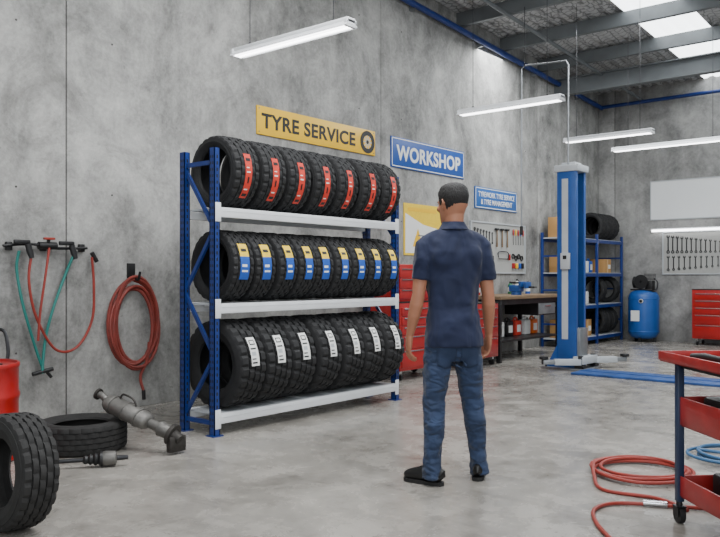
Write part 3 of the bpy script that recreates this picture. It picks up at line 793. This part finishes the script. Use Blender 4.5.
man=bpy.data.objects.new('man',None); COL.objects.link(man); man.location=(3.80,4.02,0); man.rotation_euler=(0,0,R(52))
def rm(ob,vox,it=4,fac=.5):
    m=ob.modifiers.new('remesh','REMESH'); m.mode='VOXEL'; m.voxel_size=vox; m.use_smooth_shade=True
    s=ob.modifiers.new('smooth','SMOOTH'); s.iterations=it; s.factor=fac
def folds(ob,strength,scale,mid=.5,nm='fold_noise'):
    tx=bpy.data.textures.new(nm,'CLOUDS'); tx.noise_scale=scale; tx.noise_depth=1
    d=ob.modifiers.new('folds','DISPLACE'); d.texture=tx; d.strength=strength; d.mid_level=mid; d.texture_coords='LOCAL'
b=MB()
sec=[(.825,.180,.136,-.012),(.86,.180,.136,-.012),(.90,.177,.132,-.012),(.97,.168,.122,-.006),(1.05,.157,.111,.0),(1.13,.155,.109,.0),(1.22,.165,.115,0),(1.32,.180,.122,-.005),(1.40,.187,.118,-.01),(1.455,.176,.100,-.014),(1.495,.133,.083,-.016),(1.525,.09,.07,-.014),(1.55,.066,.062,-.01)]
b.loft([(0,s[3],s[0]) for s in sec],[(s[1],s[2]) for s in sec],0,n=40,ex=2.35)
for sg in(-1,1):
    b.loft([(sg*.03,-.016,1.505),(sg*.09,-.016,1.485),(sg*.15,-.012,1.458),(sg*.18,-.01,1.435)],[(.045,.05),(.048,.05),(.052,.05),(.056,.052)],0,side=(0,1,0),n=20)
    b.loft([(sg*.16,-.01,1.47),(sg*.183,-.01,1.435),(sg*.197,-.012,1.37),(sg*.208,-.014,1.30),(sg*.215,-.016,1.225)],[(.04,.045),(.055,.062),(.056,.066),(.054,.064),(.055,.064)],0,n=24)
    b.ball((sg*.075,-.085,1.36),(.08,.042,.1),0)
    b.ball((sg*.08,.072,1.35),(.085,.048,.075),0)
shirt=b.done('shirt',[M_shirt],parent=man); rm(shirt,.0075,6); folds(shirt,.022,.11)
b=MB(); n=36;vs=[];fs=[]
ring=[(.061,.058,1.565,-.010),(.068,.064,1.578,-.010),(.080,.077,1.555,-.012),(.094,.088,1.532,-.014),(.090,.083,1.528,-.014),(.072,.068,1.548,-.010)]
for (rx,ry,z,cy) in ring:
    for j in range(n):
        a=2*math.pi*j/n; dz=-.028*max(0,math.sin(a))**2
        vs.append((rx*math.cos(a),cy+ry*math.sin(a),z+dz))
K=len(ring)
for i in range(K):
    for j in range(n):
        j2=(j+1)%n;i2=(i+1)%K; fs.append([i*n+j,i*n+j2,i2*n+j2,i2*n+j])
b.add(vs,fs,0); col=b.done('collar',[M_shirt],parent=man,angle=60)
b=MB()
b.loft([(0,0,.74),(0,-.004,.79),(0,-.006,.85),(0,-.002,.92),(0,0,.97)],[(.12,.085),(.158,.108),(.162,.112),(.152,.105),(.14,.095)],0,n=36,ex=2.3)
def leg(sg,fx,fy):
    hip=Vector((sg*.083,0,.88)); kn=Vector((sg*.1+ (fx-sg*.1)*.45,.012+fy*.4,.49)); an=Vector((fx,fy-.012,.09))
    zs=[.88,.80,.72,.64,.56,.51,.47,.42,.35,.26,.18,.14,.115,.085,.06,.035]
    rr=[(.08,.095),(.087,.103),(.086,.100),(.080,.091),(.072,.080),(.066,.073),(.066,.071),(.066,.072),(.066,.074),(.059,.067),(.053,.060),(.056,.064),(.052,.060),(.057,.065),(.055,.063),(.058,.068)]
    pts=[]
    for z in zs:
        if z>=kn.z: t=(hip.z-z)/(hip.z-kn.z); p=hip.lerp(kn,t)
        else: t=(kn.z-z)/(kn.z-an.z); p=kn.lerp(an,t)
        y=p.y-(.016*math.exp(-((z-.36)/.1)**2))
        pts.append((p.x,y,z))
    b.loft(pts,rr,0,n=28)
LF=(-.15,-.04);RF=(.175,.03)
leg(-1,*LF); leg(1,*RF)
for sg in(-1,1): b.ball((sg*.072,-.05,.83),(.082,.07,.09),0)
jeans=b.done('jeans',[M_jean],parent=man); rm(jeans,.0075,4); folds(jeans,.016,.06,nm='jean_folds')
for sg in(-1,1):
    b=MB(); vs=[];fs=[];n=8
    for i in range(n+1):
        for j in range(n+1):
            x=sg*.072+(j/n-.5)*.115; z=.85-(i/n)*.135-.02*(1-abs(j/n-.5)*2)*i/n
            vs.append((x,-.2,z))
    for i in range(n):
        for j in range(n): fs.append([i*(n+1)+j,i*(n+1)+j+1,(i+1)*(n+1)+j+1,(i+1)*(n+1)+j])
    b.add(vs,fs,0); pk=b.done('pocket',[M_jean2],parent=man,recalc=False)
    sw=pk.modifiers.new('wrap','SHRINKWRAP'); sw.target=jeans; sw.wrap_method='PROJECT'; sw.use_project_y=True; sw.use_project_z=False; sw.use_project_x=False; sw.use_positive_direction=True; sw.use_negative_direction=False; sw.offset=.002
    so=pk.modifiers.new('thick','SOLIDIFY'); so.thickness=.002
def shoe(fx,fy,yaw):
    b=MB(); k=.92
    yy=[(-.088,.045,.012,.02),(-.078,.055,.031,.042),(-.045,.062,.037,.056),(0,.064,.038,.058),(.04,.060,.040,.053),(.09,.052,.044,.044),(.135,.045,.045,.037),(.17,.040,.038,.030),(.19,.034,.026,.022),(.200,.030,.010,.012)]
    b.loft([(0,y*k,z) for y,z,_,_ in yy],[(rx*k,rz) for _,_,rx,rz in yy],0,n=24)
    b.loft([(0,-.02,.06),(0,-.022,.10),(0,-.024,.115)],[(.038,.048),(.037,.045),(.035,.042)],0,n=20)
    out=[(0,-.092),(.028,-.08),(.040,-.04),(.040,.02),(.046,.08),(.048,.13),(.040,.172),(.020,.198),(0,.204)]
    o2=out+[(-x,y) for x,y in out[-2:0:-1]]
    nn=len(o2); vs=[(x*k,y*k,0) for x,y in o2]+[(x*k,y*k,.022) for x,y in o2]
    fs=[list(range(nn))[::-1],[nn+i for i in range(nn)]]+[[i,(i+1)%nn,nn+(i+1)%nn,nn+i] for i in range(nn)]
    b.add(vs,fs,1)
    for i in range(4): b.cyl((-.02,.04+.02*i,.108-.007*i),(.02,.04+.02*i,.108-.007*i),.004,mi=0,n=6)
    b.done('shoe',[M_shoe,M_sole],loc=(fx,fy,0),rz=yaw,parent=man)
shoe(LF[0],LF[1],R(44)); shoe(RF[0],RF[1],R(-24))
def arm(sg,out=0.0):
    b=MB()
    def X(x,z): return sg*(x+out*max(0,(1.4-z))/.6)
    pth=[(.186,-.012,1.40,.046,.05),(.204,-.014,1.30,.045,.050),(.212,-.018,1.21,.042,.046),(.220,-.022,1.14,.038,.041),(.228,-.012,1.08,.041,.044),(.238,.006,1.01,.037,.041),(.246,.026,.94,.028,.033),(.252,.038,.895,.022,.029),(.254,.045,.865,.020,.036),(.254,.052,.83,.018,.042),(.254,.058,.80,.014,.041),(.252,.06,.79,.009,.036)]
    b.loft([(X(p[0],p[2]),p[1],p[2]) for p in pth],[(p[3],p[4]) for p in pth],0,n=24)
    bx=.254
    for off,L,rr,c0 in((.033,.074,.0090,12),(.0115,.083,.0094,16),(-.0105,.077,.0090,20),(-.031,.060,.0080,24)):
        p=Vector((X(bx,.81),.058+off,.815)); pts=[p]
        p=p+Vector((0,off*.06,-.022)); pts.append(p.copy()); rads=[rr,rr]
        an=c0
        for seg_,k in((.42,1.0),(.32,.92),(.26,.82)):
            dirv=Vector((-sg*math.sin(R(an)),off*.9+.12,-math.cos(R(an)))).normalized()
            p=p+dirv*L*seg_; pts.append(p.copy()); rads.append(rr*k); an+=24
        pts.append(p+dirv*.006); rads.append(rr*.45)
        b.loft(pts,rads,0,n=12)
        for q_ in pts[1:4]: b.ball(q_,rr*1.02,0,n=10)
    tp=[Vector((X(.254,.87),.062,.872)),Vector((X(.250,.85),.084,.845)),Vector((X(.244,.82),.102,.815)),Vector((X(.238,.8),.109,.788)),Vector((X(.235,.78),.110,.768)),Vector((X(.2345,.77),.110,.762))]
    b.loft(tp,[.015,.0145,.0115,.0105,.0085,.004],0,n=12)
    a=b.done('arm',[M_skin],parent=man); rm(a,.0034,3,.4)
arm(-1,.01); arm(1,-.005)
hd=[(1.566,.078,.022,.016),(1.575,.068,.036,.032),(1.592,.05,.050,.054),(1.615,.032,.061,.074),(1.64,.016,.068,.088),(1.67,.008,.072,.096),(1.70,.0,.076,.100),(1.73,-.004,.077,.100),(1.757,-.006,.072,.093),(1.778,-.008,.060,.078),(1.793,-.010,.043,.056),(1.801,-.010,.022,.030)]
b=MB()
b.loft([(0,h[1],h[0]) for h in hd],[(h[2],h[3]) for h in hd],0,n=36,ex=2.12)
b.loft([(0,-.018,1.46),(0,-.016,1.52),(0,-.012,1.57),(0,-.010,1.62),(0,-.012,1.66)],[(.068,.066),(.060,.060),(.057,.060),(.058,.066),(.055,.06)],0,n=28)
b.loft([(-.045,.088,1.703),(-.02,.098,1.704),(0,.097,1.70),(.02,.098,1.704),(.045,.088,1.703)],[.006,.009,.008,.009,.006],0,side=(0,0,1),n=12)
b.loft([(0,.098,1.698),(0,.106,1.68),(0,.115,1.662),(0,.118,1.650),(0,.108,1.642)],[(.007,.008),(.009,.010),(.012,.012),(.014,.012),(.010,.008)],0,n=14)
for sg in(-1,1):
    b.ball((sg*.012,.106,1.648),(.009,.010,.007),0,n=10)
    b.ball((sg*.043,.065,1.66),(.025,.025,.022),0)
    ep=[(sg*.073,.006,1.705),(sg*.085,-.004,1.712),(sg*.094,-.018,1.706),(sg*.096,-.023,1.69),(sg*.090,-.018,1.672),(sg*.082,-.008,1.655),(sg*.076,.0,1.650)]
    b.tube(spline(ep,4),.0055,0,n=8)
    b.loft([(sg*.072,-.006,1.705),(sg*.082,-.008,1.69),(sg*.080,-.006,1.67),(sg*.075,-.002,1.652)],[(.005,.008),(.005,.014),(.005,.012),(.004,.007)],0,n=12)
b.ball((0,.083,1.578),(.022,.018,.014),0)
b.loft([(-.022,.088,1.617),(-.01,.0985,1.620),(0,.1005,1.619),(.01,.0985,1.620),(.022,.088,1.617)],[.004,.007,.007,.007,.004],0,side=(0,0,1),n=10)
head=b.done('head',[M_skin],parent=man); rm(head,.0042,3,.4)
hp=[head]
b=MB()
for sg in(-1,1):
    b.ball((sg*.031,.088,1.686),(.0125,.0115,.0095),0,n=16); b.ball((sg*.031,.0975,1.686),(.0052,.0035,.0052),1,n=12)
    b.loft([(sg*.014,.1035,1.702),(sg*.03,.1035,1.709),(sg*.047,.093,1.704)],[.0028,.004,.002],2,side=(0,0,1),n=8)
    b.tube(spline([(sg*.018,.096,1.688),(sg*.031,.101,1.694),(sg*.044,.092,1.689)],4),.002,3,n=6)
b.loft([(-.02,.093,1.6175),(-.008,.1045,1.6205),(0,.106,1.6195),(.008,.1045,1.6205),(.02,.093,1.6175)],[.002,.0045,.0045,.0045,.002],4,side=(0,0,1),n=8)
b.loft([(-.017,.094,1.612),(0,.1045,1.609),(.017,.094,1.612)],[.002,.005,.002],4,side=(0,0,1),n=8)
hp.append(b.done('face_features',[M_eye,M_iris,M_hair,M_skin,M_lip],parent=man))
def hs(z):
    if z<=hd[0][0]: return hd[0][1:]
    for i in range(len(hd)-1):
        if hd[i][0]<=z<=hd[i+1][0]:
            t=(z-hd[i][0])/(hd[i+1][0]-hd[i][0]); return tuple(hd[i][k]*(1-t)+hd[i+1][k]*t for k in(1,2,3))
    return hd[-1][1:]
def zmin(s):
    T=[(-1,1.612),(-.6,1.618),(-.3,1.648),(-.12,1.70),(.06,1.705),(.13,1.672),(.3,1.676),(.42,1.722),(.6,1.756),(1,1.768)]
    for i in range(len(T)-1):
        if T[i][0]<=s<=T[i+1][0]:
            t=(s-T[i][0])/(T[i+1][0]-T[i][0]); return T[i][1]*(1-t)+T[i+1][1]*t
    return T[-1][1]
b=MB();n=72;K=20;vs=[];fs=[]
for k in range(K+1):
    for j in range(n):
        a=2*math.pi*j/n; s=math.sin(a); z0=zmin(s); t=k/K
        z=z0+(1.801-z0)*(1-(1-t)**1.6)
        cy,rx,ry=hs(z)
        if z>1.765:
            u=(z-1.765)/.036
            g=math.sqrt(max(0,1-(u*.985)**2)); rx=.0665*g; ry=.086*g; cy=-.008
        th=-.004 if k==0 else (.0018+.0062*min(1,max(0,(z-1.655)/.09)))
        if z>1.765: th*=max(.15,g)
        if z>1.74 and s>.3: th+=.005*s*(1 if z<1.765 else g)
        c=math.cos(a); cx=math.copysign(abs(c)**(2/2.12),c); sy=math.copysign(abs(s)**(2/2.12),s)
        jit=.0007*math.sin(j*7.3+k*3.1)+.0006*math.sin(j*2.9-k*5.7)
        vs.append(((rx+th+jit)*cx,cy+(ry+th+jit)*sy,z+(.017*max(0,(z-1.74)/.06)**1.3)+jit))
for k in range(K):
    for j in range(n):
        j2=(j+1)%n; fs.append([k*n+j,k*n+j2,(k+1)*n+j2,(k+1)*n+j])
fs.append([K*n+j for j in range(n)])
b.add(vs,fs,0); hp.append(b.done('hair',[M_hair],parent=man,angle=80))
for o in hp: o.rotation_euler=(0,0,R(20))

# ------------------------------------------------------------ lights / world / camera
w=bpy.data.worlds.new('world'); scene.world=w; w.use_nodes=True
bg=w.node_tree.nodes['Background']; bg.inputs[0].default_value=(.87,.94,1,1); bg.inputs[1].default_value=.62
def area(name,loc,target,sx,sy,pw,col=(1,1,1)):
    l=bpy.data.lights.new(name,'AREA'); l.shape='RECTANGLE'; l.size=sx; l.size_y=sy; l.energy=pw; l.color=col
    o=bpy.data.objects.new(name,l); COL.objects.link(o); o.location=loc
    o.rotation_euler=(Vector(target)-Vector(loc)).to_track_quat('-Z','Y').to_euler()
area('rear_fill_light',(8.8,-3.0,3.0),(2.0,6.0,1.0),5,3.4,290,(.94,.97,1))  # added broad fill from behind the camera; no doorway is built there
area('roof_area_light',(6.0,4.5,5.0),(5.0,4.9,0),.8,9,270,(.96,.98,1))  # added area light below the unseen glowing roof strip
area('roof_area_light',(2.47,11.0,4.78),(2.4,11.0,0),.8,6,270,(.95,.98,1))
area('overhead_fill_light',(3.3,3.6,4.6),(2.6,4.6,0),1.2,3.0,170,(.99,.99,1))  # added overhead fill, with no lamp fixture at this spot
cam=bpy.data.cameras.new('camera'); co=bpy.data.objects.new('camera',cam); COL.objects.link(co)
co.location=(6.4,0,1.25); co.rotation_euler=(R(90),0,R(39.68)); cam.sensor_width=36; cam.lens=39; cam.shift_y=.0104
cam.clip_start=.05
scene.camera=co
